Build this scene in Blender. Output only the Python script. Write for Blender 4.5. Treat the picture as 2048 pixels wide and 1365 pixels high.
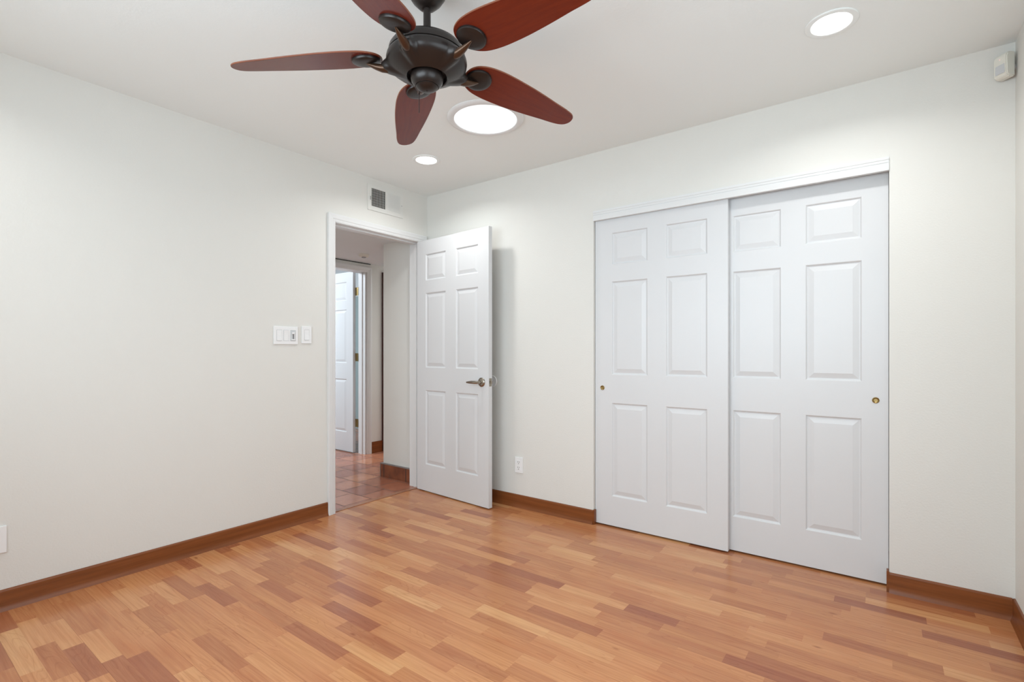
import bpy, bmesh, math, random
from mathutils import Vector, Matrix
for o in list(bpy.data.objects): bpy.data.objects.remove(o, do_unlink=True)
SC = bpy.context.scene
COL = SC.collection
PI = math.pi

# ------------------------------------------------------------------ camera
cam = bpy.data.cameras.new('camera')
camo = bpy.data.objects.new('camera', cam); COL.objects.link(camo)
cam.sensor_fit = 'HORIZONTAL'; cam.sensor_width = 36.0
cam.lens = 1002.15 / 2048 * 36.0
cam.shift_y = 21.55 / 2048
cam.clip_start = 0.02
camo.location = (3.0970, -2.9605, 1.1330)
camo.rotation_euler = (PI/2, 0, 0.64014)
SC.camera = camo
SC.view_settings.view_transform = 'Standard'
SC.view_settings.look = 'None'
SC.view_settings.gamma = 1.0
SC.view_settings.use_curve_mapping = False
SC.view_settings.exposure = -0.27

# ------------------------------------------------------------------ world and lights
world = bpy.data.worlds.new('world'); SC.world = world; world.use_nodes = True
wn = world.node_tree.nodes; wl = world.node_tree.links
wn['Background'].inputs[0].default_value = (0.75, 0.86, 1.0, 1); wn['Background'].inputs[1].default_value = 1.0

RX_ = 3.537
def area(name, loc, rot, sx, sy, power, color, spread=180, shape='RECTANGLE'):
    l = bpy.data.lights.new(name, 'AREA'); l.shape = shape
    l.size = sx
    if shape == 'RECTANGLE': l.size_y = sy
    l.energy = power; l.color = color; l.spread = math.radians(spread)
    o = bpy.data.objects.new(name, l); COL.objects.link(o)
    o.location = loc; o.rotation_euler = rot
    return o
# daylight entering by the window behind the camera and in the room across the hall
area('window_daylight', (1.98, -3.70, 1.50), (PI/2, 0, 0), 2.3, 1.2, 55, (0.76, 0.91, 1.0), 140)
area('side_fill_light', (RX_ + 0.10, -2.10, 1.50), (0, PI/2, 0), 1.2, 1.5, 26, (0.77, 0.92, 1.0))  # added fill from the right, evens the light on the left wall
area('bathroom_daylight', (-2.75, -0.75, 2.38), (math.radians(20), 0, 0), 1.1, 1.1, 110, (0.80, 0.90, 1.0))
area('hall_fill_light', (-0.85, -1.9, 2.07), (0, 0, 0), 0.3, 0.3, 13, (0.93, 0.97, 1.0))  # added fill that brightens the hall, no fixture here
area('hall_end_fill', (-1.0, 2.0, 2.07), (0, 0, 0), 0.4, 0.4, 26, (0.93, 0.97, 1.0))  # second added hall fill, out of sight round the corner

# ------------------------------------------------------------------ materials
def srgb(r, g, b):
    f = lambda c: (c/255/12.92) if c/255 <= 0.04045 else ((c/255+0.055)/1.055)**2.4
    return (f(r), f(g), f(b), 1)

class NT:
    def __init__(s, name):
        s.m = bpy.data.materials.new(name); s.m.use_nodes = True
        s.t = s.m.node_tree; s.n = s.t.nodes; s.l = s.t.links
        s.b = s.n['Principled BSDF']
    def add(s, kind, **kw):
        n = s.n.new(kind)
        for k, v in kw.items(): setattr(n, k, v)
        return n
    def link(s, a, b): s.l.new(a, b)
    def math(s, op, a, b=None, c=None):
        n = s.add('ShaderNodeMath', operation=op)
        for i, v in enumerate((a, b, c)):
            if v is None: continue
            if isinstance(v, (int, float)): n.inputs[i].default_value = v
            else: s.link(v, n.inputs[i])
        return n.outputs[0]
    def comb(s, x, y, z):
        n = s.add('ShaderNodeCombineXYZ')
        for i, v in enumerate((x, y, z)):
            if isinstance(v, (int, float)): n.inputs[i].default_value = v
            else: s.link(v, n.inputs[i])
        return n.outputs[0]
    def noise(s, vec, scale, detail=4, rough=0.5, dist=0.0):
        n = s.add('ShaderNodeTexNoise')
        n.inputs['Scale'].default_value = scale; n.inputs['Detail'].default_value = detail
        n.inputs['Roughness'].default_value = rough; n.inputs['Distortion'].default_value = dist
        if vec is not None: s.link(vec, n.inputs['Vector'])
        return n.outputs['Fac']
    def ramp(s, fac, stops, interp='LINEAR'):
        n = s.add('ShaderNodeValToRGB'); n.color_ramp.interpolation = interp
        e = n.color_ramp.elements
        while len(e) < len(stops): e.new(0.5)
        for i, (p, c) in enumerate(stops): e[i].position = p; e[i].color = c
        s.link(fac, n.inputs[0]); return n.outputs[0]
    def mix(s, fac, a, b, mode='MIX'):
        n = s.add('ShaderNodeMix', data_type='RGBA', blend_type=mode)
        if isinstance(fac, (int, float)): n.inputs[0].default_value = fac
        else: s.link(fac, n.inputs[0])
        for i, v in ((6, a), (7, b)):
            if isinstance(v, tuple): n.inputs[i].default_value = v
            else: s.link(v, n.inputs[i])
        return n.outputs[2]
    def bump(s, h, strength, dist):
        n = s.add('ShaderNodeBump'); n.inputs['Strength'].default_value = strength
        n.inputs['Distance'].default_value = dist
        s.link(h, n.inputs['Height']); s.link(n.outputs[0], s.b.inputs['Normal'])
    def coords(s, which='Object'):
        return s.add('ShaderNodeTexCoord').outputs[which]
    def xyz(s, v):
        n = s.add('ShaderNodeSeparateXYZ'); s.link(v, n.inputs[0]); return n.outputs

def paint(name, col, rough=0.5, bump=0.0, bscale=200, metal=0.0, spec=0.5, mottle=0.03):
    t = NT(name); c = t.coords()
    f = t.noise(c, 3.0, 3)
    dark = tuple(v*(1-mottle) for v in col[:3]) + (1,)
    t.link(t.ramp(f, [(0.3, dark), (0.7, col)]), t.b.inputs['Base Color'])
    t.b.inputs['Roughness'].default_value = rough; t.b.inputs['Metallic'].default_value = metal
    t.b.inputs['Specular IOR Level'].default_value = spec
    if bump:
        t.bump(t.noise(c, bscale, 3, 0.55), bump, 0.002)
    return t.m

def emit(name, col, strength):
    t = NT(name); t.b.inputs['Base Color'].default_value = (0.9, 0.9, 0.9, 1)
    t.b.inputs['Emission Color'].default_value = col; t.b.inputs['Emission Strength'].default_value = strength
    return t.m

M = {}
M['wall'] = paint('wall_paint', (0.755, 0.738, 0.695, 1), 0.75, 0.35, 120, mottle=0.008)
M['ceiling'] = paint('ceiling_paint', (0.86, 0.885, 0.87, 1), 0.85, 0.2, 90, mottle=0.008)
M['hallwall'] = paint('hall_wall_paint', (0.76, 0.75, 0.71, 1), 0.75, 0.3, 120, mottle=0.01)
M['coolwall'] = paint('cool_bathroom_paint', (0.38, 0.47, 0.475, 1), 0.6, 0.1, 120)
M['coolwhite'] = paint('cool_white_paint', (0.78, 0.82, 0.84, 1), 0.6)
M['ventgrey'] = paint('damper_grey', (0.13, 0.12, 0.11, 1), 0.6)
M['hallceiling'] = paint('hall_ceiling_paint', (0.80, 0.85, 0.88, 1), 0.8)
M['ventwhite'] = paint('vent_enamel', (0.76, 0.748, 0.71, 1), 0.45)
M['door'] = paint('door_enamel', (0.695, 0.695, 0.70, 1), 0.38, 0.12, 60, mottle=0.006)
M['trim'] = paint('trim_enamel', (0.755, 0.752, 0.745, 1), 0.35, mottle=0.006)
M['plastic'] = paint('white_plastic', (0.86, 0.855, 0.85, 1), 0.3, mottle=0.004)
M['plasticgrey'] = paint('pale_grey_plastic', (0.62, 0.63, 0.64, 1), 0.35)
M['cream'] = paint('cream_plastic', (0.80, 0.78, 0.70, 1), 0.35)
M['slot'] = paint('slot_black', (0.03, 0.03, 0.03, 1), 0.6)
M['grey'] = paint('label_grey', (0.35, 0.35, 0.36, 1), 0.5)
M['ventshade'] = paint('duct_shade', (0.045, 0.038, 0.033, 1), 0.8)
M['nickel'] = paint('satin_nickel', (0.36, 0.32, 0.27, 1), 0.25, metal=1.0)
M['brass'] = paint('aged_brass', (0.36, 0.26, 0.11, 1), 0.36, metal=1.0)
M['bronze'] = paint('oil_rubbed_bronze', (0.019, 0.013, 0.011, 1), 0.33, metal=0.3)
M['bronzearm'] = paint('warm_bronze_arm', (0.080, 0.042, 0.024, 1), 0.28, metal=0.65)
M['darkseam'] = paint('seam_black', (0.006, 0.005, 0.005, 1), 0.7)
M['darkwood'] = paint('dark_stained_wood', (0.055, 0.016, 0.012, 1), 0.4)
M['lens'] = emit('lamp_lens', (1.0, 0.98, 0.95, 1), 7.0)
M['ledred'] = emit('led_red', (1.0, 0.1, 0.1, 1), 1.0)

def mk_diffuser():
    t = NT('prismatic_diffuser'); c = t.coords()
    x, y, z = t.xyz(c)
    a = t.math('ABSOLUTE', t.math('SINE', t.math('MULTIPLY', x, 420)))
    b = t.math('ABSOLUTE', t.math('SINE', t.math('MULTIPLY', y, 420)))
    g = t.math('MULTIPLY', a, b)
    col = t.ramp(g, [(0.0, (0.80, 0.87, 0.95, 1)), (1.0, (1, 1, 1, 1))])
    t.b.inputs['Base Color'].default_value = (0.85, 0.88, 0.9, 1)
    t.link(col, t.b.inputs['Emission Color']); t.b.inputs['Emission Strength'].default_value = 1.30
    t.b.inputs['Roughness'].default_value = 0.3
    return t.m
M['diffuser'] = mk_diffuser()

def mk_floor():
    t = NT('three_strip_laminate'); c = t.coords(); x, y, z = t.xyz(c)
    W = 0.0645
    yr = t.math('DIVIDE', t.math('ADD', y, 20.0), W)
    row = t.math('FLOOR', yr)
    wn_ = t.add('ShaderNodeTexWhiteNoise', noise_dimensions='1D'); t.link(row, wn_.inputs['W'])
    u = t.math('ADD', t.math('DIVIDE', x, 0.33), t.math('MULTIPLY', wn_.outputs['Value'], 91.3))
    u = t.math('ADD', u, t.math('MULTIPLY', row, 7.77))
    v = t.add('ShaderNodeTexVoronoi', voronoi_dimensions='1D', feature='F1')
    v.inputs['Scale'].default_value = 1.0; v.inputs['Randomness'].default_value = 0.85
    t.link(u, v.inputs['W'])
    cr = t.add('ShaderNodeSeparateColor'); t.link(v.outputs['Color'], cr.inputs[0])
    rnd, rnd2 = cr.outputs[0], cr.outputs[1]
    base = t.ramp(rnd, [(0.0, (0.353, 0.117, 0.055, 1)), (0.08, (0.411, 0.150, 0.065, 1)), (0.16, (0.478, 0.193, 0.081, 1)),
                        (0.45, (0.535, 0.223, 0.093, 1)), (0.75, (0.583, 0.257, 0.107, 1)), (0.90, (0.631, 0.305, 0.132, 1)), (1.0, (0.659, 0.338, 0.150, 1))])
    blot = t.noise(t.comb(t.math('ADD', t.math('MULTIPLY', x, 2.2), t.math('MULTIPLY', rnd, 19.0)), t.math('ADD', t.math('MULTIPLY', y, 9.0), t.math('MULTIPLY', rnd2, 31.0)), 0.0), 1.0, 3, 0.5)
    base = t.mix(0.8, base, t.ramp(blot, [(0.30, (0.90, 0.78, 0.72, 1)), (0.52, (1.0, 1.0, 1.0, 1)), (0.72, (1.03, 1.06, 1.0, 1))]), 'MULTIPLY')
    # straight grain
    gx = t.math('ADD', t.math('MULTIPLY', x, 3.2), t.math('MULTIPLY', rnd, 60.0))
    gy = t.math('ADD', t.math('MULTIPLY', y, 90.0), t.math('MULTIPLY', rnd2, 40.0))
    g1 = t.noise(t.comb(gx, gy, 0.0), 1.0, 5, 0.6, 0.4)
    base = t.mix(0.75, base, t.ramp(g1, [(0.30, (0.74, 0.64, 0.58, 1)), (0.60, (1.0, 1.0, 1.0, 1))]), 'MULTIPLY')
    # cathedral figure: contour lines of a stretched noise
    n2 = t.noise(t.comb(t.math('ADD', t.math('MULTIPLY', x, 2.0), t.math('MULTIPLY', rnd, 37.0)),
                        t.math('ADD', t.math('MULTIPLY', y, 15.0), t.math('MULTIPLY', rnd2, 23.0)), 0.0), 1.0, 1.5, 0.45)
    rings = t.math('FRACT', t.math('MULTIPLY', n2, 15.0))
    ring = t.ramp(rings, [(0.0, (0.74, 0.64, 0.56, 1)), (0.12, (1, 1, 1, 1)), (0.85, (1, 1, 1, 1)), (1.0, (0.80, 0.72, 0.66, 1))])
    base = t.mix(t.math('MULTIPLY', t.math('GREATER_THAN', rnd2, 0.55), 0.55), base, ring, 'MULTIPLY')
    # small knots
    vk = t.add('ShaderNodeTexVoronoi'); vk.inputs['Scale'].default_value = 1.0
    t.link(t.comb(t.math('MULTIPLY', x, 3.1), t.math('MULTIPLY', y, 8.0), 0.0), vk.inputs['Vector'])
    kn = t.ramp(vk.outputs['Distance'], [(0.02, (0.50, 0.36, 0.30, 1)), (0.07, (1, 1, 1, 1))])
    base = t.mix(0.8, base, kn, 'MULTIPLY')
    # joints: strip edges faint, board edges (every third) a bit darker
    fr = t.math('FRACT', yr)
    ed = t.math('MINIMUM', fr, t.math('SUBTRACT', 1.0, fr))
    e1 = t.ramp(ed, [(0.0, (0.80, 0.74, 0.70, 1)), (0.018, (1, 1, 1, 1))])
    base = t.mix(0.5, base, e1, 'MULTIPLY')
    f3 = t.math('FRACT', t.math('DIVIDE', yr, 3.0))
    ed3 = t.math('MINIMUM', f3, t.math('SUBTRACT', 1.0, f3))
    e3 = t.ramp(ed3, [(0.0, (0.62, 0.52, 0.46, 1)), (0.007, (1, 1, 1, 1))])
    base = t.mix(0.8, base, e3, 'MULTIPLY')
    t.link(base, t.b.inputs['Base Color'])
    rr = t.ramp(t.noise(c, 2.0, 4), [(0.3, (0.20, 0.20, 0.20, 1)), (0.7, (0.27, 0.27, 0.27, 1))])
    t.link(rr, t.b.inputs['Roughness'])
    t.b.inputs['Specular IOR Level'].default_value = 0.5
    t.bump(g1, 0.04, 0.001)
    return t.m
M['floor'] = mk_floor()

def mk_tile():
    t = NT('saltillo_tile'); c = t.coords(); x, y, z = t.xyz(c)
    wob = t.math('MULTIPLY', t.math('SUBTRACT', t.noise(c, 9.0, 3), 0.5), 0.006)
    P = 0.2375
    yr = t.math('DIVIDE', t.math('ADD', t.math('ADD', y, wob), 10*P + 0.036), P)
    row = t.math('FLOOR', yr)
    xr = t.math('DIVIDE', t.math('ADD', t.math('ADD', x, wob), 20*0.244 + 0.6975), 0.244)
    xr = t.math('ADD', xr, t.math('MULTIPLY', t.math('FLOORED_MODULO', row, 2.0), 0.5))
    colm = t.math('FLOOR', xr)
    w = t.add('ShaderNodeTexWhiteNoise', noise_dimensions='2D'); t.link(t.comb(row, colm, 0.0), w.inputs['Vector'])
    base = t.ramp(w.outputs['Value'], [(0.0, (0.36, 0.130, 0.080, 1)), (0.5, (0.46, 0.185, 0.110, 1)), (1.0, (0.58, 0.265, 0.150, 1))])
    base = t.mix(0.6, base, t.ramp(t.noise(c, 7.0, 5), [(0.3, (0.72, 0.62, 0.58, 1)), (0.7, (1.15, 1.12, 1.05, 1))]), 'MULTIPLY')
    fx = t.math('FRACT', xr); fy = t.math('FRACT', yr)
    e = t.math('MINIMUM', t.math('MINIMUM', fx, t.math('SUBTRACT', 1.0, fx)), t.math('MINIMUM', fy, t.math('SUBTRACT', 1.0, fy)))
    gr = t.ramp(e, [(0.009, (0, 0, 0, 1)), (0.017, (1, 1, 1, 1))])
    base = t.mix(gr, (0.085, 0.055, 0.045, 1), base)
    t.link(base, t.b.inputs['Base Color'])
    t.link(t.ramp(gr, [(0, (0.7, 0.7, 0.7, 1)), (1, (0.16, 0.16, 0.16, 1))]), t.b.inputs['Roughness'])
    h = t.math('ADD', gr, t.math('MULTIPLY', t.noise(c, 14.0, 3), 0.6))
    t.bump(h, 0.15, 0.003)
    return t.m
M['tile'] = mk_tile()

def mk_wood(name, light, dark, axis_scale, rough=0.3, spec=0.5):
    t = NT(name); c = t.coords()
    mp = t.add('ShaderNodeMapping'); mp.inputs['Scale'].default_value = axis_scale
    t.link(c, mp.inputs[0])
    f = t.noise(mp.outputs[0], 1.0, 5, 0.6, 0.3)
    t.link(t.ramp(f, [(0.3, dark), (0.7, light)]), t.b.inputs['Base Color'])
    t.b.inputs['Roughness'].default_value = rough; t.b.inputs['Specular IOR Level'].default_value = spec
    return t.m
M['base_x'] = mk_wood('baseboard_wood_x', (0.245, 0.074, 0.019, 1), (0.165, 0.046, 0.011, 1), (2.5, 60, 60), 0.32, 0.35)
M['base_y'] = mk_wood('baseboard_wood_y', (0.245, 0.074, 0.019, 1), (0.165, 0.046, 0.011, 1), (60, 2.5, 60), 0.32, 0.35)
M['blade'] = mk_wood('cherry_blade', (0.160, 0.020, 0.007, 1), (0.115, 0.014, 0.006, 1), (4, 70, 70), 0.24, 0.35)
M['bladeedge'] = mk_wood('blade_edge', (0.26, 0.09, 0.045, 1), (0.17, 0.05, 0.025, 1), (4, 70, 70), 0.4)

def mk_tilebase():
    t = NT('terracotta_base_tile'); c = t.coords(); x, y, z = t.xyz(c)
    base = t.ramp(t.noise(c, 12.0, 5), [(0.3, (0.15, 0.05, 0.028, 1)), (0.7, (0.29, 0.095, 0.045, 1))])
    fx = t.math('FRACT', t.math('DIVIDE', t.math('ADD', x, 2.589), 0.293))
    e = t.math('MINIMUM', fx, t.math('SUBTRACT', 1.0, fx))
    t.link(t.mix(t.ramp(e, [(0.014, (0, 0, 0, 1)), (0.024, (1, 1, 1, 1))]), (0.06, 0.04, 0.035, 1), base), t.b.inputs['Base Color'])
    t.b.inputs['Roughness'].default_value = 0.3
    return t.m
M['tilebase'] = mk_tilebase()
M['grout'] = paint('grey_grout', (0.24, 0.21, 0.20, 1), 0.8)
M['sheer'] = paint('pull_chain_metal', (0.05, 0.035, 0.03, 1), 0.4, metal=0.5)

def mk_glass():
    t = NT('window_glass')
    tr = t.add('ShaderNodeBsdfTransparent'); gl = t.add('ShaderNodeBsdfGlossy'); gl.inputs['Roughness'].default_value = 0.02
    mx = t.add('ShaderNodeMixShader'); mx.inputs[0].default_value = 0.06
    t.link(tr.outputs[0], mx.inputs[1]); t.link(gl.outputs[0], mx.inputs[2])
    t.link(mx.outputs[0], t.n['Material Output'].inputs['Surface'])
    return t.m
M['glass'] = mk_glass()

# ------------------------------------------------------------------ mesh helpers
def box(bm, x0, x1, y0, y1, z0, z1, mi=0):
    v = [bm.verts.new(p) for p in ((x0,y0,z0),(x1,y0,z0),(x1,y1,z0),(x0,y1,z0),(x0,y0,z1),(x1,y0,z1),(x1,y1,z1),(x0,y1,z1))]
    out = []
    for f in ((0,3,2,1),(4,5,6,7),(0,1,5,4),(1,2,6,5),(2,3,7,6),(3,0,4,7)):
        fc = bm.faces.new([v[i] for i in f]); fc.material_index = mi; out.append(fc)
    return v
def bevbox(x0, x1, y0, y1, z0, z1, r, seg=2):
    bm = bmesh.new(); box(bm, x0, x1, y0, y1, z0, z1)
    bmesh.ops.bevel(bm, geom=bm.edges[:], offset=r, segments=seg, affect='EDGES', profile=0.5)
    return bm
def lathe(bm, prof, seg=48, center=(0, 0, 0), mi=0, cap0=True, cap1=True):
    """prof: (radius, z) pairs, spun about z"""
    rings = []
    for r, z in prof:
        if r < 1e-6: rings.append([bm.verts.new((center[0], center[1], center[2]+z))])
        else: rings.append([bm.verts.new((center[0]+r*math.cos(2*PI*i/seg), center[1]+r*math.sin(2*PI*i/seg), center[2]+z)) for i in range(seg)])
    for a, b in zip(rings, rings[1:]):
        for i in range(seg):
            j = (i+1) % seg
            if len(a) == 1 and len(b) == 1: continue
            if len(a) == 1: f = bm.faces.new((a[0], b[i], b[j]))
            elif len(b) == 1: f = bm.faces.new((a[i], b[0], a[j]))
            else: f = bm.faces.new((a[i], b[i], b[j], a[j]))
            f.material_index = mi
    if cap0 and len(rings[0]) > 1: bm.faces.new(rings[0][::-1]).material_index = mi
    if cap1 and len(rings[-1]) > 1: bm.faces.new(rings[-1]).material_index = mi
def prism(bm, pts, z0, z1, mi=0):
    a = [bm.verts.new((x, y, z0)) for x, y in pts]; b = [bm.verts.new((x, y, z1)) for x, y in pts]
    n = len(pts)
    bm.faces.new(a[::-1]).material_index = mi; bm.faces.new(b).material_index = mi
    for i in range(n): bm.faces.new((a[i], a[(i+1) % n], b[(i+1) % n], b[i])).material_index = mi
def sweep(bm, prof, p0, p1, out):
    """prof: (distance out of the wall, height) closed loop, swept from p0 to p1; out = unit vector out of wall"""
    A = []; B = []
    for d, h in prof:
        A.append(bm.verts.new((p0[0]+out[0]*d, p0[1]+out[1]*d, h))); B.append(bm.verts.new((p1[0]+out[0]*d, p1[1]+out[1]*d, h)))
    n = len(prof)
    for i in range(n): bm.faces.new((A[i], A[(i+1) % n], B[(i+1) % n], B[i]))
    bm.faces.new(A[::-1]); bm.faces.new(B)
def tube(bm, pts, radii, seg=12):
    pts = [Vector(p) for p in pts]; rings = []
    for i, p in enumerate(pts):
        d = (pts[min(i+1, len(pts)-1)] - pts[max(i-1, 0)]).normalized()
        up = Vector((0, 0, 1)) if abs(d.z) < 0.95 else Vector((1, 0, 0))
        a = d.cross(up).normalized(); b = d.cross(a)
        r = radii[i] if isinstance(radii, (list, tuple)) else radii
        rx, ry = r if isinstance(r, tuple) else (r, r)
        rings.append([bm.verts.new(p + a*rx*math.cos(2*PI*k/seg) + b*ry*math.sin(2*PI*k/seg)) for k in range(seg)])
    for A, B in zip(rings, rings[1:]):
        for k in range(seg): bm.faces.new((A[k], A[(k+1) % seg], B[(k+1) % seg], B[k]))
    bm.faces.new(rings[0][::-1]); bm.faces.new(rings[-1])
def obj(name, bm, mats, parent=None, smooth=False, loc=None, rot=None):
    bmesh.ops.recalc_face_normals(bm, faces=bm.faces[:])
    me = bpy.data.meshes.new(name); bm.to_mesh(me); bm.free()
    for m in (mats if isinstance(mats, (list, tuple)) else [mats]): me.materials.append(m)
    if smooth:
        for p in me.polygons: p.use_smooth = True
        me.set_sharp_from_angle(angle=math.radians(35))
    o = bpy.data.objects.new(name, me); COL.objects.link(o)
    if parent: o.parent = parent
    if loc: o.location = loc
    if rot: o.rotation_euler = rot
    return o
def tag(o, label=None, cat=None, group=None, kind=None):
    if label: o['label'] = label
    if cat: o['category'] = cat
    if group: o['group'] = group
    if kind: o['kind'] = kind
    return o
def empty(name, loc=(0, 0, 0), rot=(0, 0, 0)):
    o = bpy.data.objects.new(name, None); COL.objects.link(o); o.location = loc; o.rotation_euler = rot
    o.empty_display_size = 0.05
    return o
def copy_tree(o, parent=None):
    c = o.copy(); COL.objects.link(c)
    if parent: c.parent = parent
    for ch in list(o.children): copy_tree(ch, c)
    return c
S = 'structure'
H = 2.44; HH = 2.11; RX = 3.537; RY = -3.60
D0, D1 = -0.885, -0.075           # doorway opening along the left wall
DH = 2.04                          # head height
CX0, CX1, CH = 1.560, 3.112, 2.054 # closet opening

# ------------------------------------------------------------------ shell
bm = bmesh.new(); box(bm, -0.012, RX+0.12, RY-0.12, 0.72, -0.12, 0)
tag(obj('floor', bm, M['floor']), 'glossy cherry coloured three-strip laminate floor of the bedroom', 'floor', kind=S)
bm = bmesh.new(); box(bm, -4.2, -0.012, -2.72, 3.12, -0.12, 0)
tag(obj('floor_hall', bm, M['tile']), 'terracotta tile floor seen through the open doorway', 'floor', kind=S)
bm = bmesh.new(); box(bm, 0.0, RX+0.12, RY-0.12, 0.72, H, H+0.12)
tag(obj('ceiling', bm, M['ceiling']), 'plain white bedroom ceiling', 'ceiling', kind=S)
bm = bmesh.new(); box(bm, -1.5, -0.12, -2.72, 3.12, HH, HH+0.33)
tag(obj('ceiling_hall', bm, M['hallceiling']), 'low white hall ceiling beyond the doorway', 'ceiling', kind=S)
bm = bmesh.new(); box(bm, -4.2, -1.5, -1.72, 1.72, H, H+0.12)
tag(obj('ceiling_bathroom', bm, M['hallwall']), 'ceiling of the room across the hall', 'ceiling', kind=S)

bm = bmesh.new()
box(bm, -0.12, 0, RY-0.12, D0-0.02, 0, H+0.12)
box(bm, -0.12, 0, D1+0.02, 0.0, 0, H+0.12)
box(bm, -0.12, 0, D0-0.02, D1+0.02, DH+0.02, H+0.12)
tag(obj('wall_left', bm, M['wall']), 'white left wall with the doorway, vent and switches', 'wall', kind=S)
bm = bmesh.new()
box(bm, -0.12, CX0, 0, 0.12, 0, H+0.12)
box(bm, CX1, RX+0.12, 0, 0.12, 0, H+0.12)
box(bm, CX0, CX1, 0, 0.12, CH, H+0.12)
tag(obj('wall_back', bm, M['wall']), 'white back wall around the sliding closet doors', 'wall', kind=S)
bm = bmesh.new(); box(bm, RX, RX+0.12, RY-0.12, -2.85, 0, H+0.12); box(bm, RX, RX+0.12, -1.35, 0.0, 0, H+0.12)
box(bm, RX, RX+0.12, -2.85, -1.35, 0, 0.9); box(bm, RX, RX+0.12, -2.85, -1.35, 2.1, H+0.12)
tag(obj('wall_right', bm, M['wall']), 'white right wall seen as a sliver at the frame edge', 'wall', kind=S)
WX0, WX1, WZ0, WZ1 = 0.83, 3.13, 0.90, 2.10
bm = bmesh.new()
box(bm, 0, WX0, RY-0.12, RY, 0, H+0.12); box(bm, WX1, RX, RY-0.12, RY, 0, H+0.12)
box(bm, WX0, WX1, RY-0.12, RY, 0, WZ0); box(bm, WX0, WX1, RY-0.12, RY, WZ1, H+0.12)
tag(obj('wall_front', bm, M['wall']), 'white wall with the window, behind the camera', 'wall', kind=S)
# window behind the camera
w = empty('window_1', (0, RY-0.06, 0)); tag(w, 'wide sliding window behind the camera', 'window', kind=S)
bm = bmesh.new()
for a in ((WX0, WX0+0.04, WZ0, WZ1), (WX1-0.04, WX1, WZ0, WZ1), (1.96, 2.00, WZ0, WZ1)): box(bm, a[0], a[1], -0.03, 0.03, a[2], a[3])
box(bm, WX0+0.04, WX1-0.04, -0.03, 0.03, WZ0, WZ0+0.04); box(bm, WX0+0.04, WX1-0.04, -0.03, 0.03, WZ1-0.04, WZ1)
obj('window_frame', bm, M['trim'], w)
bm = bmesh.new(); box(bm, WX0+0.04, 1.96, -0.003, 0.003, WZ0+0.04, WZ1-0.04); obj('pane', bm, M['glass'], w)
bm = bmesh.new(); box(bm, 2.00, WX1-0.04, -0.003, 0.003, WZ0+0.04, WZ1-0.04); obj('pane', bm, M['glass'], w)

SY0, SY1 = -2.85, -1.35
w = empty('added_window', (RX+0.06, 0, 0)); tag(w, 'unseen window added in the right wall to let in the side fill light', 'window', kind=S)  # opening invented for the side fill, never in view
bm = bmesh.new()
for a in ((SY0, SY0+0.04, 0.9, 2.1), (SY1-0.04, SY1, 0.9, 2.1), (-2.12, -2.08, 0.9, 2.1)): box(bm, -0.03, 0.03, a[0], a[1], a[2], a[3])
box(bm, -0.03, 0.03, SY0+0.04, SY1-0.04, 0.9, 0.94); box(bm, -0.03, 0.03, SY0+0.04, SY1-0.04, 2.06, 2.1)
obj('window_frame', bm, M['trim'], w)
bm = bmesh.new(); box(bm, -0.003, 0.003, SY0+0.04, -2.12, 0.94, 2.06); obj('pane', bm, M['glass'], w)
bm = bmesh.new(); box(bm, -0.003, 0.003, -2.08, SY1-0.04, 0.94, 2.06); obj('pane', bm, M['glass'], w)

# closet interior
bm = bmesh.new()
box(bm, CX0-0.32, CX1+0.32, 0.60, 0.72, 0, H); box(bm, CX0-0.32, CX0-0.20, 0.12, 0.60, 0, H); box(bm, CX1+0.20, CX1+0.32, 0.12, 0.60, 0, H)
tag(obj('wall_closet', bm, M['wall']), 'inner walls of the closet behind the sliding doors', 'wall', kind=S)

# hall: near block, far wall, ends
HX = -0.567
bm = bmesh.new(); box(bm, HX, -0.12, 0.0, 3.12, 0, HH+0.33)
tag(obj('wall_hall_right', bm, M['hallwall']), 'short white hall wall with terracotta base beyond the doorway', 'wall', kind=S)
FO0, FO1, FH = -0.24, 0.52, 2.03
bm = bmesh.new()
box(bm, -1.62, -1.5, -2.72, FO0, 0, H); box(bm, -1.62, -1.5, FO1, 3.12, 0, H); box(bm, -1.62, -1.5, FO0, FO1, FH, H)
tag(obj('wall_hall_far', bm, M['hallwall']), 'white wall across the hall around another open door', 'wall', kind=S)
bm = bmesh.new()
box(bm, -1.5, -0.12, -2.72, -2.6, 0, HH)
box(bm, -1.5, HX, 3.0, 3.12, 0, HH)
tag(obj('wall_hall_end', bm, M['hallwall']), 'end walls of the hall, out of sight', 'wall', kind=S)
bm = bmesh.new()
for z0_, z1_, mi_ in ((0, 1.95, 0), (1.95, H, 1)):
    box(bm, -4.2, -4.08, -1.72, 1.72, z0_, z1_, mi_); box(bm, -4.08, -1.62, -1.72, -1.6, z0_, z1_, mi_); box(bm, -4.08, -1.62, 1.6, 1.72, z0_, z1_, mi_)
tag(obj('wall_bathroom', bm, [M['coolwall'], M['coolwhite']]), 'pale blue-green walls of the room across the hall', 'wall', kind=S)

# ------------------------------------------------------------------ baseboards (thin top, coved foot)
def bprof(h=0.092):
    return [(0, 0), (0.019, 0), (0.0165, 0.006), (0.013, 0.014), (0.0105, 0.026), (0.0095, 0.04), (0.0095, h-0.010), (0.0085, h-0.004), (0.006, h-0.001), (0, h)]
bm = bmesh.new(); sweep(bm, bprof(), (0, RY), (0, D0-0.057), (1, 0))
tag(obj('baseboard_left', bm, M['base_y'], smooth=True), 'brown wood baseboard along the left wall', 'baseboard', kind=S)
bm = bmesh.new(); sweep(bm, bprof(), (0.014, 0), (CX0, 0), (0, -1))
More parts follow.
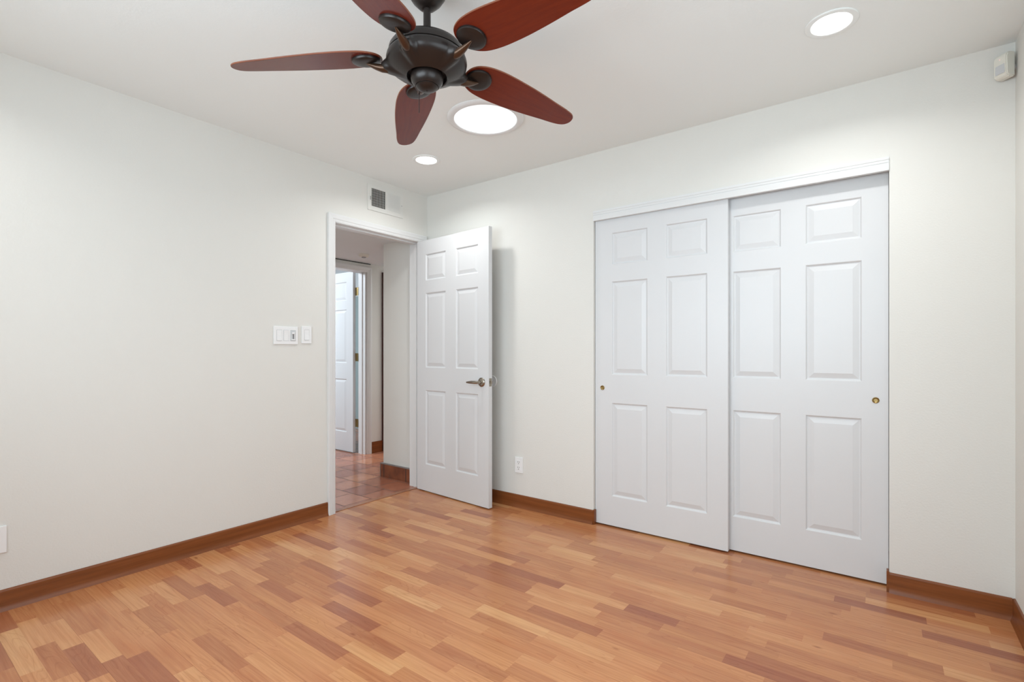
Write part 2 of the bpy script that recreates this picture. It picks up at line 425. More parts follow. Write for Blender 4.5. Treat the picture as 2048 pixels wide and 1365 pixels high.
# return turning into the closet jamb
box(bm, CX0, CX0+0.010, -0.0095, 0.018, 0, 0.095)
tag(obj('baseboard_back', bm, M['base_x'], smooth=True), 'brown wood baseboard between the door and the closet', 'baseboard', kind=S)
bm = bmesh.new(); sweep(bm, bprof(), (CX1, 0), (RX-0.0095, 0), (0, -1)); box(bm, CX1-0.010, CX1, -0.0095, 0.03, 0, 0.098)
tag(obj('baseboard_back_right', bm, M['base_x'], smooth=True), 'short brown wood baseboard right of the closet doors', 'baseboard', kind=S)
bm = bmesh.new(); sweep(bm, bprof(), (RX, RY), (RX, 0), (-1, 0))
tag(obj('baseboard_right', bm, M['base_y'], smooth=True), 'brown wood baseboard on the right wall at the frame edge', 'baseboard', kind=S)
bm = bmesh.new(); sweep(bm, bprof(), (0, RY), (RX, RY), (0, 1))
tag(obj('baseboard_front', bm, M['base_x'], smooth=True), 'brown wood baseboard behind the camera', 'baseboard', kind=S)
bm = bmesh.new()
box(bm, HX-0.020, -0.12, -0.019, 0.0, 0, 0.115, 0); box(bm, HX-0.020, HX, 0.0, 2.9, 0, 0.115, 0)
box(bm, HX-0.021, -0.12, -0.020, 0.0, 0.115, 0.123, 1); box(bm, HX-0.021, HX, 0.0, 2.9, 0.115, 0.123, 1)
box(bm, HX-0.0225, HX-0.017, -0.0215, -0.016, 0, 0.12, 1)
tag(obj('baseboard_hall', bm, [M['tilebase'], M['grout']]), 'terracotta tile skirting on the short hall wall', 'baseboard', kind=S)
bm = bmesh.new(); box(bm, -1.5, -1.488, FO1+0.065, 0.728, 0, 0.125)
tag(obj('baseboard_hall_far', bm, M['base_y']), 'brown skirting right of the far door across the hall', 'baseboard', kind=S)

# ------------------------------------------------------------------ trims
def casing_profile():
    # (offset from inner edge, thickness)
    return [(0, 0), (0, 0.011), (0.008, 0.014), (0.020, 0.014), (0.024, 0.017), (0.040, 0.018), (0.050, 0.019), (0.057, 0.017), (0.057, 0)]
def door_casing(bm, y0, y1, zh, x, s, prof=None):
    """mitred casing around an opening y0..y1, head zh, on plane x, facing s"""
    P = prof or casing_profile(); n = len(P)
    loops = []
    for corner in range(4):
        L = []
        for o_, t_ in P:
            yy = (y0-o_) if corner in (0, 1) else (y1+o_)
            zz = 0 if corner in (0, 3) else zh+o_
            L.append(bm.verts.new((x+s*t_, yy, zz)))
        loops.append(L)
    for A, B in zip(loops, loops[1:]):
        for i in range(n): bm.faces.new((A[i], A[(i+1) % n], B[(i+1) % n], B[i]))
    bm.faces.new(loops[0]); bm.faces.new(loops[-1][::-1])
bm = bmesh.new()
door_casing(bm, D0-0.001, D1+0.001, DH+0.001, 0.0, 1); door_casing(bm, D0-0.001, D1-0.001, DH+0.001, -0.12, -1, [(0,0),(0,.012),(.056,.012),(.056,0)])
box(bm, -0.12, 0.0, D0-0.019, D0, 0, DH+0.019); box(bm, -0.12, 0.0, D1, D1+0.019, 0, DH+0.019); box(bm, -0.12, 0.0, D0, D1, DH, DH+0.019)
# stops
box(bm, -0.072, -0.040, D0, D0+0.010, 0, DH); box(bm, -0.072, -0.040, D1-0.010, D1, 0, DH); box(bm, -0.072, -0.040, D0+0.010, D1-0.010, DH-0.010, DH)
t1 = tag(obj('trim_1', bm, M['trim']), 'white painted casing and jamb around the open bedroom doorway', 'door casing', kind=S)
bm = bmesh.new(); box(bm, -0.012, -0.003, D0+0.0, D0+0.0025, 0.86, 0.95); obj('strike_plate', bm, M['nickel'], t1)
bm = bmesh.new()
box(bm, CX0, CX1, -0.004, 0.012, 1.990, CH)
box(bm, CX0, CX1, -0.009, -0.004, 2.041, CH); box(bm, CX0, CX1, -0.0065, -0.004, 2.028, 2.041); box(bm, CX0, CX1, -0.009, -0.004, 1.990, 2.020)
box(bm, CX0, CX1, 0.012, 0.10, 2.045, CH)
tag(obj('trim_2', bm, M['trim']), 'white fluted track fascia above the sliding closet doors', 'closet header', kind=S)
bm = bmesh.new()
door_casing(bm, FO0+0.018, FO1-0.0, FH-0.018, -1.5, 1)
box(bm, -1.62, -1.5, FO1-0.018, FO1, 0, FH); box(bm, -1.62, -1.5, FO0, FO0+0.018, 0, FH); box(bm, -1.62, -1.5, FO0+0.018, FO1-0.018, FH-0.018, FH)
box(bm, -1.58, -1.545, FO1-0.028, FO1-0.018, 0, FH-0.018)
tag(obj('trim_3', bm, M['trim']), 'white casing around the far doorway across the hall', 'door casing', kind=S)
bm = bmesh.new(); box(bm, -1.5, -1.480, 0.729, 0.80, 0, 2.036); box(bm, -1.5, -1.480, 0.80, 1.60, 1.966, 2.036); box(bm, -1.5, -1.480, 1.60, 1.67, 0, 2.036)
tag(obj('trim_4', bm, M['darkwood']), 'dark brown wood door frame glimpsed at the end of the hall', 'door frame', kind=S)
bm = bmesh.new(); box(bm, -1.5, -1.488, 0.80, 1.60, 0.005, 1.966)
tag(obj('door_5', bm, M['darkwood']), 'dark brown wood hall door hidden behind the hall corner', 'door', kind=S)
bm = bmesh.new(); box(bm, -1.5, -1.493, -0.30, 0.57, 2.101, 2.107)
tag(obj('trim_5', bm, M['darkseam']), 'dark gap line above the far door casing', 'trim', kind=S)
bm = bmesh.new()
box(bm, -0.055, -0.012, D0, D1, 0.0, 0.004)
tag(obj('trim_6', bm, mk_wood('threshold_stone', (0.42, 0.19, 0.10, 1), (0.28, 0.11, 0.06, 1), (20, 9, 5), 0.3)), 'narrow terracotta threshold strip in the bedroom doorway', 'threshold', kind=S)

# ------------------------------------------------------------------ six panel doors
def six_panel(w, h, t, xs, zs):
    """slab x 0..w, y 0..t (front at y=0, facing -y), z 0..h"""
    bm = bmesh.new()
    X = [0] + list(xs) + [w]; Z = [0] + list(zs) + [h]
    step = [(0.0, 0.0), (0.003, 0.0015), (0.007, 0.0075), (0.012, 0.0085), (0.036, 0.0022), (0.038, 0.0016)]
    for side in (0, 1):
        Y = (lambda d: d) if side == 0 else (lambda d: t-d)
        vg = {}
        def V(x, z, d=0.0):
            k = (round(x, 5), round(z, 5), round(d, 5))
            if k not in vg: vg[k] = bm.verts.new((x, Y(d), z))
            return vg[k]
        for i in range(len(X)-1):
            for j in range(len(Z)-1):
                x0, x1, z0, z1 = X[i], X[i+1], Z[j], Z[j+1]
                if i % 2 == 1 and j % 2 == 1:
                    prev = None
                    for ins, dep in step:
                        L = [V(x0+ins, z0+ins, dep), V(x1-ins, z0+ins, dep), V(x1-ins, z1-ins, dep), V(x0+ins, z1-ins, dep)]
                        if prev:
                            for k in range(4): bm.faces.new((prev[k], prev[(k+1) % 4], L[(k+1) % 4], L[k]))
                        prev = L
                    bm.faces.new(prev)
                else:
                    bm.faces.new((V(x0, z0), V(x1, z0), V(x1, z1), V(x0, z1)))
    # edges
    for x in (0, w):
        bm.faces.new([bm.verts.new(p) for p in ((x, 0, 0), (x, t, 0), (x, t, h), (x, 0, h))])
    for z in (0, h):
        bm.faces.new([bm.verts.new(p) for p in ((0, 0, z), (w, 0, z), (w, t, z), (0, t, z))])
    bmesh.ops.remove_doubles(bm, verts=bm.verts[:], dist=1e-5)
    return bm
ZS = (0.190, 0.793, 0.975, 1.577, 1.686, 1.892)
# closet doors
def finger_pull(parent, x, z, y):
    bm = bmesh.new()
    lathe(bm, [(0.0, 0.0008), (0.0080, 0.0010), (0.0100, 0.0028), (0.0125, 0.0042), (0.0145, 0.0030), (0.0152, 0.0)], 28)
    o = obj('finger_pull', bm, M['brass'], parent, True, (x, y, z), (-PI/2, 0, 0))
    o.rotation_euler = (PI/2, 0, 0)
    return tag(o, 'small round recessed brass finger pull')
d = empty('door_2', (1.563, 0.020, 0.010)); tag(d, 'left sliding six-panel closet door, white, in front track', 'closet door', kind=S)
obj('door_slab', six_panel(0.826, 2.025, 0.033, (0.117, 0.357, 0.472, 0.714), ZS), M['door'], d)
finger_pull(d, 0.052, 0.888, 0.0)
d = empty('door_3', (2.288, 0.062, 0.010)); tag(d, 'right sliding six-panel closet door, white, in rear track', 'closet door', kind=S)
obj('door_slab', six_panel(0.822, 2.025, 0.033, (0.117, 0.360, 0.474, 0.717), ZS), M['door'], d)
finger_pull(d, 0.772, 0.886, 0.0)

# bedroom door, swung open
ang = math.atan2(-0.182+0.116, 0.820)
d = empty('door_1', (0.004, -0.116, 0.008), (0, 0, ang)); tag(d, 'white six-panel bedroom door standing open against the back wall', 'door', kind=S)
obj('door_slab', six_panel(0.818, 2.028, 0.035, (0.108, 0.352, 0.470, 0.710), (0.214, 0.815, 0.997, 1.601, 1.702, 1.914)), M['door'], d)
def lever(parent, x, z, side, toward):
    y0 = 0.0 if side < 0 else 0.035
    r = empty('lever_handle', (x, y0, z)); r.parent = parent
    bm = bmesh.new(); lathe(bm, [(0.034, 0.0), (0.034, 0.004), (0.031, 0.008), (0.024, 0.011), (0.012, 0.013), (0.0, 0.013)], 36)
    obj('rosette', bm, M['nickel'], r, True, (0, 0, 0), (PI/2 if side < 0 else -PI/2, 0, 0))
    bm = bmesh.new()
    q = side
    tube(bm, [(0, q*0.010, 0), (0, q*0.030, 0), (toward*0.006, q*0.046, 0), (toward*0.022, q*0.052, 0), (toward*0.055, q*0.052, 0.000), (toward*0.085, q*0.050, -0.002), (toward*0.112, q*0.046, -0.003)],
         [0.011, 0.010, 0.011, (0.010, 0.011), (0.009, 0.011), (0.007, 0.009), (0.004, 0.006)], 16)
    obj('lever', bm, M['nickel'], r, True)
    return r
tag(lever(d, 0.748, 0.904, -1, -1), 'satin nickel lever handle')
# only the wall side rosette and lever fit behind the door
tag(lever(d, 0.748, 0.904, 1, -1), 'satin nickel lever handle on the wall side')
bm = bmesh.new(); box(bm, 0.818, 0.8195, 0.005, 0.030, 0.876, 0.934); lp = obj('latch_plate', bm, M['nickel'], d); tag(lp, 'nickel latch face plate')
bm = bmesh.new(); box(bm, 0.8195, 0.829, 0.011, 0.024, 0.895, 0.914); obj('latch_bolt', bm, M['nickel'], lp)
def hinge(name, parent, x, y, z, mat, r=0.0065, h=0.09):
    bm = bmesh.new()
    for k in range(5): lathe(bm, [(r, k*h/5+0.0006), (r, (k+1)*h/5-0.0006)], 14, (0, 0, -h/2))
    lathe(bm, [(0, -0.004), (r*1.1, -0.002), (r*1.1, 0)], 14, (0, 0, -h/2)); lathe(bm, [(r*1.1, 0), (r*1.1, 0.002), (0, 0.004)], 14, (0, 0, h/2))
    box(bm, -0.002, 0.026, 0.003, 0.0055, -h/2, h/2)
    return obj(name, bm, mat, parent, True, (x, y, z))
for z in (0.20, 1.03, 1.86): hinge('hinge', d, -0.006, 0.040, z, M['trim'], 0.005)

# far bathroom door
d = empty('door_4', (-1.668, 0.500, 0.010), (0, 0, PI)); tag(d, 'white six-panel door open inside the room across the hall', 'door', kind=S)
obj('door_slab', six_panel(0.72, 2.022, 0.035, (0.120, 0.352, 0.440, 0.620), (0.214, 0.815, 0.997, 1.601, 1.702, 1.914)), M['door'], d, loc=(0, -0.0, 0))
for z in (0.326, 1.062, 1.798):
    bm = bmesh.new(); hh = 0.045
    box(bm, 0.002, 0.0355, -0.002, 0.0, -hh, hh)
    for k in range(5): lathe(bm, [(0.006, k*0.018+0.0006), (0.006, (k+1)*0.018-0.0006)], 12, (0.0, -0.006, -hh))
    box(bm, -0.040, -0.002, -0.003, -0.001, -hh, hh)
    tag(obj('hinge', bm, M['brass'], d, False, (-0.010, 0.004, z)), 'aged brass butt hinge')

# ------------------------------------------------------------------ ceiling fan
FX, FY = 1.803, -1.724
fan = empty('ceiling_fan', (FX, FY, H)); tag(fan, 'five-blade ceiling fan with dark bronze motor and cherry wood blades', 'ceiling fan')
zc = lambda z: z - H + 0.025
bm = bmesh.new(); lathe(bm, [(0.074, 0.0), (0.075, -0.014), (0.072, -0.032), (0.064, -0.054), (0.051, -0.074), (0.037, -0.088), (0.031, -0.094), (0.022, -0.099), (0.014, -0.101)], 48)
obj('canopy', bm, M['bronze'], fan, True)
bm = bmesh.new(); lathe(bm, [(0.0130, -0.095), (0.0130, -0.245)], 28)
obj('downrod', bm, M['bronze'], fan, True)
# upper shell
bm = bmesh.new(); lathe(bm, [(0.0, zc(2.198)), (0.022, zc(2.198)), (0.032, zc(2.194)), (0.080, zc(2.192)), (0.106, zc(2.188)), (0.121, zc(2.179)), (0.131, zc(2.164)), (0.1345, zc(2.1465)), (0.128, zc(2.1455))], 72)
mh = obj('motor_housing', bm, M['bronze'], fan, True)
bm = bmesh.new(); lathe(bm, [(0.128, zc(2.1458)), (0.1325, zc(2.1450)), (0.1325, zc(2.1425)), (0.128, zc(2.142))], 72)
obj('seam_ring', bm, M['darkseam'], mh, True)
# lower bowl with five flutes carrying the arms
BA = [math.radians(a_) for a_ in (145, 217.5, 289, 358.5, 72.7)]
def bowl_r(z):
    # z from 2.1435 (rim) down to 2.070
    pr = [(2.1435, 0.1340), (2.137, 0.1385), (2.128, 0.1405), (2.115, 0.1385), (2.104, 0.131), (2.095, 0.119), (2.086, 0.104), (2.079, 0.090), (2.074, 0.078)]
    for (z0, r0), (z1, r1) in zip(pr, pr[1:]):
        if z <= z0 and z >= z1: return r0 + (r1-r0)*(z0-z)/(z0-z1)
    return pr[-1][1]
bm = bmesh.new(); seg = 180; rings = []
zl = [2.1435, 2.140, 2.137, 2.134, 2.128, 2.121, 2.115, 2.109, 2.104, 2.099, 2.095, 2.090, 2.086, 2.082, 2.079, 2.076, 2.074]
for z in zl:
    ring = []
    for i in range(seg):
        a = 2*PI*i/seg
        r = bowl_r(z)
        # ridge rising towards each arm socket
        dmin = min(abs((a-b+PI) % (2*PI)-PI) for b in BA)*r
        zz = max(0.0, min((2.138-z)/0.016, 1.0, (z-2.073)/0.028))
        bump_ = 0.021*math.exp(-(dmin/(0.012+0.012*zz))**4)*zz
        ring.append(bm.verts.new(((r+bump_)*math.cos(a), (r+bump_)*math.sin(a), zc(z - 0.25*bump_))))
    rings.append(ring)
for A, B in zip(rings, rings[1:]):
    for i in range(seg): bm.faces.new((A[i], B[i], B[(i+1) % seg], A[(i+1) % seg]))
# inward lip and cavity
prev = rings[-1]
for r, z in ((0.073, 2.072), (0.070, 2.074), (0.069, 2.096), (0.0, 2.096)):
    if r == 0: c0 = bm.verts.new((0, 0, zc(z))); [bm.faces.new((prev[i], c0, prev[(i+1) % seg])) for i in range(seg)]
    else:
        cur = [bm.verts.new((r*math.cos(2*PI*i/seg), r*math.sin(2*PI*i/seg), zc(z))) for i in range(seg)]
        for i in range(seg): bm.faces.new((prev[i], cur[i], cur[(i+1) % seg], prev[(i+1) % seg]))
        prev = cur
obj('motor_bowl', bm, M['bronze'], fan, True)
# switch housing ball
bm = bmesh.new(); lathe(bm, [(0.050, zc(2.0960)), (0.0555, zc(2.0880)), (0.0575, zc(2.0780)), (0.0570, zc(2.0680)), (0.054, zc(2.0570)), (0.048, zc(2.0480)), (0.0415, zc(2.0420)), (0.0395, zc(2.0425)), (0.0, zc(2.0425))], 56)
sh = obj('switch_housing', bm, M['bronze'], fan, True)
bm = bmesh.new(); lathe(bm, [(0.0385, zc(2.0435)), (0.0385, zc(2.0400)), (0.034, zc(2.0355)), (0.024, zc(2.0300)), (0.012, zc(2.0275)), (0.005, zc(2.0270)), (0.003, zc(2.0250)), (0.0, zc(2.0250))], 48)
obj('bottom_cap', bm, M['bronze'], sh, True)
# pull chain on the side of the switch housing away from the camera
bm = bmesh.new()
ca = math.radians(163); cx_, cy_ = 0.058*math.cos(ca), 0.058*math.sin(ca)
tube(bm, [(cx_*0.9, cy_*0.9, zc(2.058)), (cx_*1.05, cy_*1.05, zc(2.055)), (cx_*1.08, cy_*1.08, zc(2.040))], 0.0035, 10)
tube(bm, [(cx_*1.08, cy_*1.08, zc(2.040)), (cx_*1.08, cy_*1.08, zc(1.974))], 0.0014, 6)
tag(obj('pull_chain', bm, M['sheer'], sh, True), 'thin short pull chain')
# arms, discs and blades
PITCH = math.radians(12)
ZB = 2.150
DROOP = math.radians(4.0)
# outline (radius from hub, ccw side, cw side half widths)
OUT = [(0.158, 0.000, 0.000), (0.160, 0.018, 0.018), (0.166, 0.034, 0.034), (0.178, 0.050, 0.050), (0.195, 0.0625, 0.0615), (0.220, 0.0730, 0.0710), (0.250, 0.0785, 0.0765), (0.290, 0.0810, 0.0790),
       (0.335, 0.0800, 0.0780), (0.390, 0.0765, 0.0745), (0.450, 0.0700, 0.0690), (0.510, 0.0620, 0.0615), (0.560, 0.0545, 0.0545), (0.605, 0.0490, 0.0490), (0.632, 0.0445, 0.0445), (0.652, 0.0390, 0.0400),
       (0.668, 0.0305, 0.0325), (0.678, 0.0190, 0.0210), (0.6825, 0.0080, 0.0090), (0.6835, 0.000, 0.000)]
def blade_bm():
    bm = bmesh.new()
    raw = [(r, a) for r, a, b in OUT] + [(r, -b) for r, a, b in OUT[-2:0:-1]]
    pts = []
    for i in range(len(raw)):
        p0, p1, p2, p3 = raw[i-1], raw[i], raw[(i+1) % len(raw)], raw[(i+2) % len(raw)]
        for q in range(4):
            u = q/4.0
            pts.append(tuple(0.5*((2*p1[k]) + (-p0[k]+p2[k])*u + (2*p0[k]-5*p1[k]+4*p2[k]-p3[k])*u*u + (-p0[k]+3*p1[k]-3*p2[k]+p3[k])*u**3) for k in (0, 1)))
    n = len(pts); T = 0.0055
    def P(r, y, dz):
        return bm.verts.new((r, y*math.cos(PITCH)+dz*math.sin(PITCH), -y*math.sin(PITCH)+dz*math.cos(PITCH)))
    cx0 = sum(p[0] for p in pts)/n
    loops = []
    for ins, dz in ((0.0018, 0.0), (0.0, 0.0012), (0.0, T-0.0012), (0.0018, T)):
        L = []
        for i, (r, y) in enumerate(pts):
            a = Vector(pts[i-1]); b = Vector(pts[(i+1) % n]); tg = (b-a).normalized(); nr = Vector((-tg.y, tg.x))
            if nr.dot(Vector((cx0, 0))-Vector((r, y))) < 0: nr = -nr
            L.append(P(r+nr.x*ins, y+nr.y*ins, dz))
        loops.append(L)
    for k, (A, B) in enumerate(zip(loops, loops[1:])):
        for i in range(n):
            f = bm.faces.new((A[i], A[(i+1) % n], B[(i+1) % n], B[i])); f.material_index = 1
    bm.faces.new(loops[0][::-1]).material_index = 0; bm.faces.new(loops[-1]).material_index = 0
    bmesh.ops.rotate(bm, verts=bm.verts[:], cent=(0, 0, 0), matrix=Matrix.Rotation(DROOP, 3, 'Y'))
    return bm
def disc_bm():
    bm = bmesh.new(); lathe(bm, [(0.050, 0.0), (0.0505, -0.004), (0.0485, -0.0085), (0.043, -0.0115), (0.030, -0.0135), (0.0, -0.0142)], 44)
    bmesh.ops.rotate(bm, verts=bm.verts[:], cent=(0, 0, 0), matrix=Matrix.Rotation(-PITCH, 3, 'X'))
    bmesh.ops.translate(bm, verts=bm.verts[:], vec=(0.214, 0, 0))
    bmesh.ops.rotate(bm, verts=bm.verts[:], cent=(0, 0, 0), matrix=Matrix.Rotation(DROOP, 3, 'Y'))
    return bm
def arm_bm():
    bm = bmesh.new()
    tube(bm, [(0.120, 0, -0.041), (0.140, 0, -0.0450), (0.157, 0, -0.0445), (0.175, 0, -0.0405), (0.194, 0, -0.0345), (0.213, 0, -0.0275)],
         [(0.0180, 0.0160), (0.0170, 0.0148), (0.0155, 0.0132), (0.0125, 0.0105), (0.0085, 0.0072), (0.0028, 0.0024)], 20)
    return bm
b0 = obj('fan_blade', blade_bm(), [M['blade'], M['bladeedge']], fan, False, (0, 0, zc(ZB)), (0, 0, BA[0]))
d0 = obj('mounting_disc', disc_bm(), M['bronze'], b0, True)
a0 = obj('blade_arm', arm_bm(), M['bronzearm'], fan, True, (0, 0, zc(ZB)), (0, 0, BA[0]))
tag(a0, 'horn-shaped warm bronze blade arm')
for k in range(1, 5):
    b = b0.copy(); COL.objects.link(b); b.rotation_euler = (0, 0, BA[k]); b.parent = fan
    dd = d0.copy(); COL.objects.link(dd); dd.parent = b
    a = a0.copy(); COL.objects.link(a); a.rotation_euler = (0, 0, BA[k]); a.parent = fan

# ------------------------------------------------------------------ recessed lights and the tubular skylight
def downlight(x, y, label, scale=1.0):
    r = empty('recessed_light', (x, y, H)); tag(r, label, 'ceiling light', 'recessed ceiling lights')
    bm = bmesh.new(); lathe(bm, [(0.092, 0.0), (0.0925, -0.002), (0.090, -0.0045), (0.082, -0.0055), (0.072, -0.005), (0.0695, -0.003), (0.0695, 0.0)], 56, cap0=False, cap1=False)
    obj('trim_ring', bm, M['ceiling'], r, True)
    bm = bmesh.new(); lathe(bm, [(0.0, -0.0022), (0.0693, -0.0022)], 56, cap1=False)
    obj('lens', bm, M['lens'], r)
    l = bpy.data.lights.new('downlight_lamp', 'AREA'); l.shape = 'DISK'; l.size = 0.13; l.energy = 6.6; l.spread = math.radians(150); l.color = (0.96, 0.98, 0.975)
    o = bpy.data.objects.new('downlight_lamp', l); COL.objects.link(o); o.parent = r; o.location = (0, 0, -0.008)
    return r
downlight(0.592, -0.573, 'small round recessed light nearest the air vent corner, lit')
downlight(2.925, -0.605, 'round recessed light at upper right above the closet, lit')
downlight(0.592, -3.02, 'recessed light over the left rear, behind the camera')
downlight(2.925, -3.02, 'recessed light above the camera at right rear')
sk = empty('tubular_skylight', (1.305, -0.802, H)); tag(sk, 'large round tubular skylight beneath the fan blade, glowing bluish white', 'skylight')
bm = bmesh.new(); lathe(bm, [(0.212, 0.0), (0.2125, -0.004), (0.208, -0.010), (0.198, -0.014), (0.184, -0.015), (0.176, -0.012), (0.174, -0.007), (0.174, 0.0)], 88, cap0=False, cap1=False)
obj('trim_ring', bm, M['trim'], sk, True)
bm = bmesh.new(); lathe(bm, [(0.0, -0.018), (0.06, -0.0172), (0.11, -0.0150), (0.15, -0.0115), (0.1735, -0.008)], 88, cap1=False)
obj('diffuser', bm, M['diffuser'], sk, True)

# ------------------------------------------------------------------ wall fittings (left wall: local frame y along wall, x out)
# air vent
v = empty('air_vent', (0.0, -0.438, 2.294)); tag(v, 'white metal air vent with two louvre banks above the doorway', 'air vent')
bm = bmesh.new()
yL, yR, zB, zT = -0.170, 0.170, -0.096, 0.096
iy = [(-0.137, -0.006), (0.009, 0.138)]; iz0, iz1 = -0.064, 0.071
box(bm, 0.001, 0.007, yL, yR, zB, iz0); box(bm, 0.001, 0.007, yL, yR, iz1, zT)
box(bm, 0.001, 0.007, yL, iy[0][0], iz0, iz1); box(bm, 0.001, 0.007, iy[1][1], yR, iz0, iz1); box(bm, 0.001, 0.0075, iy[0][1], iy[1][0], iz0, iz1)
obj('vent_frame', bm, M['ventwhite'], v)
bm = bmesh.new(); box(bm, 0.0002, 0.0010, -0.150, 0.150, -0.075, 0.082); obj('duct_shade_plate', bm, M['ventshade'], v)  # flat dark plate paints the shade behind the louvres, no recess modelled
bm = bmesh.new()
for k in range(7): box(bm, 0.0010, 0.0016, iy[0][0], iy[0][1], iz0+0.012+k*0.0185, iz0+0.017+k*0.0185)
obj('damper_blades', bm, M['ventgrey'], v)
bm = bmesh.new(); n = 11
def slat(bm, yc, tilt):
    L = 0.0115; w_ = 0.0011
    dx, dy = math.cos(tilt)*L/2, math.sin(tilt)*L/2
    nx, ny = -math.sin(tilt)*w_, math.cos(tilt)*w_
    pts = [(0.0062+dx+nx, yc+dy+ny), (0.0062-dx*0.8+nx, yc-dy*0.8+ny), (0.0062-dx*0.8-nx, yc-dy*0.8-ny), (0.0062+dx-nx, yc+dy-ny)]
    prism(bm, pts, iz0, iz1)
for k in range(n): slat(bm, iy[0][0] + (k+0.6)*(iy[0][1]-iy[0][0])/n, math.radians(-38))
obj('louvre_bank', bm, M['ventwhite'], v)
bm = bmesh.new()
for k in range(n): slat(bm, iy[1][0] + (k+0.5)*(iy[1][1]-iy[1][0])/n, math.radians(48))
obj('louvre_bank', bm, M['ventwhite'], v)
bm = bmesh.new(); box(bm, 0.007, 0.013, -0.1495, -0.1465, -0.022, 0.006); obj('damper_lever', bm, M['grey'], v)
bm = bmesh.new(); lathe(bm, [(0, 0.0095), (0.003, 0.009), (0.004, 0.007)], 14, cap1=True); obj('screw', bm, M['grey'], v, True, (0, 0.155, 0.0), (0, PI/2, 0))

def plate(name, w_, h_, loc, rotz, label, cat, mat='plastic', group=None):
    """wall plate; local +x is out of the wall, y along it"""
    r = empty(name, loc, (0, 0, rotz)); tag(r, label, cat, group)
    bm = bevbox(-0.001, 0.0065, -w_/2, w_/2, -h_/2, h_/2, 0.0022, 2)
    bmesh.ops.translate(bm, verts=bm.verts[:], vec=(0.001, 0, 0))
    obj('wall_plate', bm, M[mat], r)
    return r
def rocker(parent, yc, up=True):
    bm = bmesh.new(); w_, h_ = 0.0165, 0.0335
    a, b = (0.0115, 0.0085) if up else (0.0085, 0.0115)
    P = [(0.006, -h_), (b, -h_), (0.0088, 0.0), (a, h_), (0.006, h_)]
    A = [bm.verts.new((x, yc-w_, z)) for x, z in P]; B = [bm.verts.new((x, yc+w_, z)) for x, z in P]
    for i in range(5): bm.faces.new((A[i], A[(i+1) % 5], B[(i+1) % 5], B[i]))
    bm.faces.new(A); bm.faces.new(B[::-1])
    o = obj('rocker', bm, M['plastic'], parent)
    bm = bmesh.new(); box(bm, 0.0070, 0.0078, yc-w_-0.0012, yc+w_+0.0012, -h_-0.0012, h_+0.0012)
    obj('switch_gap', bm, M['grey'], o)
    return o
s3 = plate('switch_plate', 0.163, 0.115, (0, -1.243, 1.238), 0, 'white three-gang switch plate with two rockers and fan control', 'light switch')
rocker(s3, -0.046, False); rocker(s3, 0.0, True)
bm = bmesh.new(); box(bm, 0.0070, 0.0078, 0.046-0.0177, 0.046+0.0177, -0.0347, 0.0347); fc = obj('fan_control', bm, M['grey'], s3)
bm = bevbox(0.0065, 0.0095, 0.046-0.0165, 0.046+0.0165, -0.0335, 0.0335, 0.001, 1); obj('control_face', bm, M['plasticgrey'], fc)
bm = bmesh.new(); box(bm, 0.0095, 0.0100, 0.044, 0.049, -0.022, 0.018); obj('slider_slot', bm, M['slot'], fc)
bm = bevbox(0.0095, 0.0150, 0.037, 0.055, 0.010, 0.021, 0.001, 1); obj('slider_knob', bm, M['plastic'], fc)
bm = bevbox(0.0090, 0.0120, 0.033, 0.059, -0.031, -0.023, 0.001, 1); obj('control_button', bm, M['plastic'], fc)
s1 = plate('switch_plate', 0.070, 0.115, (0, -1.100, 1.245), 0, 'white single rocker switch plate nearest the door casing', 'light switch')
rocker(s1, 0.0, False)
bp = plate('cable_plate', 0.082, 0.117, (0, -2.562, 0.312), 0, 'blank white wall plate low at the left frame edge', 'wall plate')
for zz in (-0.04, 0.04):
    bm = bmesh.new(); lathe(bm, [(0, 0.0084), (0.0025, 0.0082), (0.003, 0.0072)], 12, cap1=True); obj('screw', bm, M['plastic'], bp, True, (0, 0, zz), (0, PI/2, 0))
# outlet on the back wall (local +x turned to world -y)
ol = plate('electrical_outlet', 0.070, 0.114, (0.958, 0, 0.308), -PI/2, 'white duplex outlet low on the wall between door and closet', 'electrical outlet')
bm = bevbox(0.0070, 0.0092, -0.0170, 0.0170, -0.0345, 0.0345, 0.001, 1)
rc = obj('receptacle', bm, M['plastic'], ol)
bm = bmesh.new()
for zc_ in (-0.0195, 0.0195):
    box(bm, 0.0090, 0.0096, -0.0075, -0.0050, zc_-0.001, zc_+0.0085); box(bm, 0.0090, 0.0096, 0.0050, 0.0075, zc_-0.001, zc_+0.0075)
    lathe(bm, [(0.0028, 0.0), (0.0028, 0.0006)], 12, (0, 0, 0))
    for vv in bm.verts[-24:]:
        x_, y_, z_ = vv.co; vv.co = (0.0090+z_, y_, x_+zc_-0.0095)
obj('socket_slots', bm, M['slot'], rc)

# door bumper disc on the wall
bm = bmesh.new(); lathe(bm, [(0.0, 0.0042), (0.030, 0.0042), (0.036, 0.0046), (0.039, 0.0062), (0.042, 0.0062), (0.0445, 0.0040), (0.045, 0.0)], 52)
db = obj('door_bumper', bm, M['plastic'], None, True, (0.7065, 0.0, 0.909), (PI/2, 0, 0)); tag(db, 'white round knob bumper on the wall behind the open door', 'door bumper')
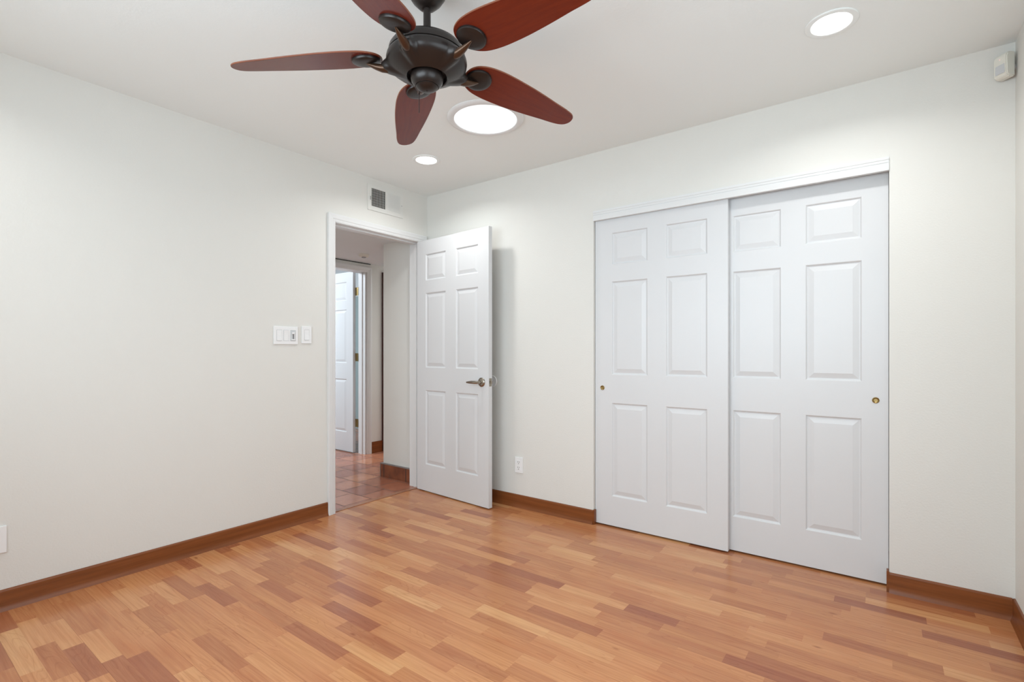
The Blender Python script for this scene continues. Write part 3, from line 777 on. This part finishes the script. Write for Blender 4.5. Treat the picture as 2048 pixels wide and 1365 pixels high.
# door stop
ds = empty('door_stop', (0.675, -0.0095, 0.052)); tag(ds, 'small white-tipped door stop on the baseboard behind the open door', 'door stop')
bm = bmesh.new(); lathe(bm, [(0.011, 0.0), (0.010, 0.004), (0.004, 0.006), (0.0032, 0.052)], 18); obj('post', bm, M['trim'], ds, True, (0, 0, 0), (PI/2+0.10, 0, 0.35))
bm = bmesh.new(); lathe(bm, [(0.0, 0.050), (0.0070, 0.050), (0.0078, 0.054), (0.0075, 0.062), (0.0055, 0.066), (0.0, 0.067)], 18); obj('rubber_tip', bm, M['cream'], ds, True, (0, 0, 0), (PI/2+0.10, 0, 0.35))

# motion sensor, in the corner at upper right, turned 45 degrees
ms = empty('motion_sensor', (RX-0.024, -0.024, 2.333), (0, 0, math.radians(-135))); tag(ms, 'white motion sensor high in the right corner', 'motion sensor')
bm = bmesh.new()
W2 = 0.0255
P = [(0.0, -0.052), (0.030, -0.052), (0.042, -0.043), (0.044, 0.030), (0.038, 0.045), (0.024, 0.052), (0.0, 0.052)]
A = [bm.verts.new((x, -W2, z)) for x, z in P]; B = [bm.verts.new((x, W2, z)) for x, z in P]
for i in range(7): bm.faces.new((A[i], A[(i+1) % 7], B[(i+1) % 7], B[i]))
bm.faces.new(A); bm.faces.new(B[::-1])
bmesh.ops.bevel(bm, geom=bm.edges[:], offset=0.004, segments=3, affect='EDGES')
obj('sensor_body', bm, M['cream'], ms, True)
bm = bevbox(0.040, 0.0455, -0.0175, 0.0175, -0.036, 0.002, 0.003, 2); obj('sensor_lens', bm, M['plasticgrey'], ms)
bm = bmesh.new(); lathe(bm, [(0.0, 0.0455), (0.0015, 0.045), (0.002, 0.040)], 10, cap1=True); obj('indicator_led', bm, M['ledred'], ms, True, (0, 0, 0.024), (0, PI/2, 0))
bm = bmesh.new(); tube(bm, [(-0.034, 0, 0.0), (0.004, 0, 0.0)], 0.012, 14); obj('swivel_mount', bm, M['plastic'], ms, True)

# smoke detector on the hall ceiling
sd = empty('smoke_detector', (-1.09, 0.178, HH)); tag(sd, 'white round smoke detector on the hall ceiling', 'smoke detector')
bm = bmesh.new(); lathe(bm, [(0.051, 0.0), (0.052, -0.010), (0.048, -0.020), (0.041, -0.026), (0.030, -0.0275), (0.0, -0.028)], 44); obj('detector_base', bm, M['cream'], sd, True)
bm = bmesh.new(); lathe(bm, [(0.022, -0.0272), (0.0215, -0.033), (0.018, -0.036), (0.0, -0.037)], 30); obj('sensor_grille', bm, M['grey'], sd, True)
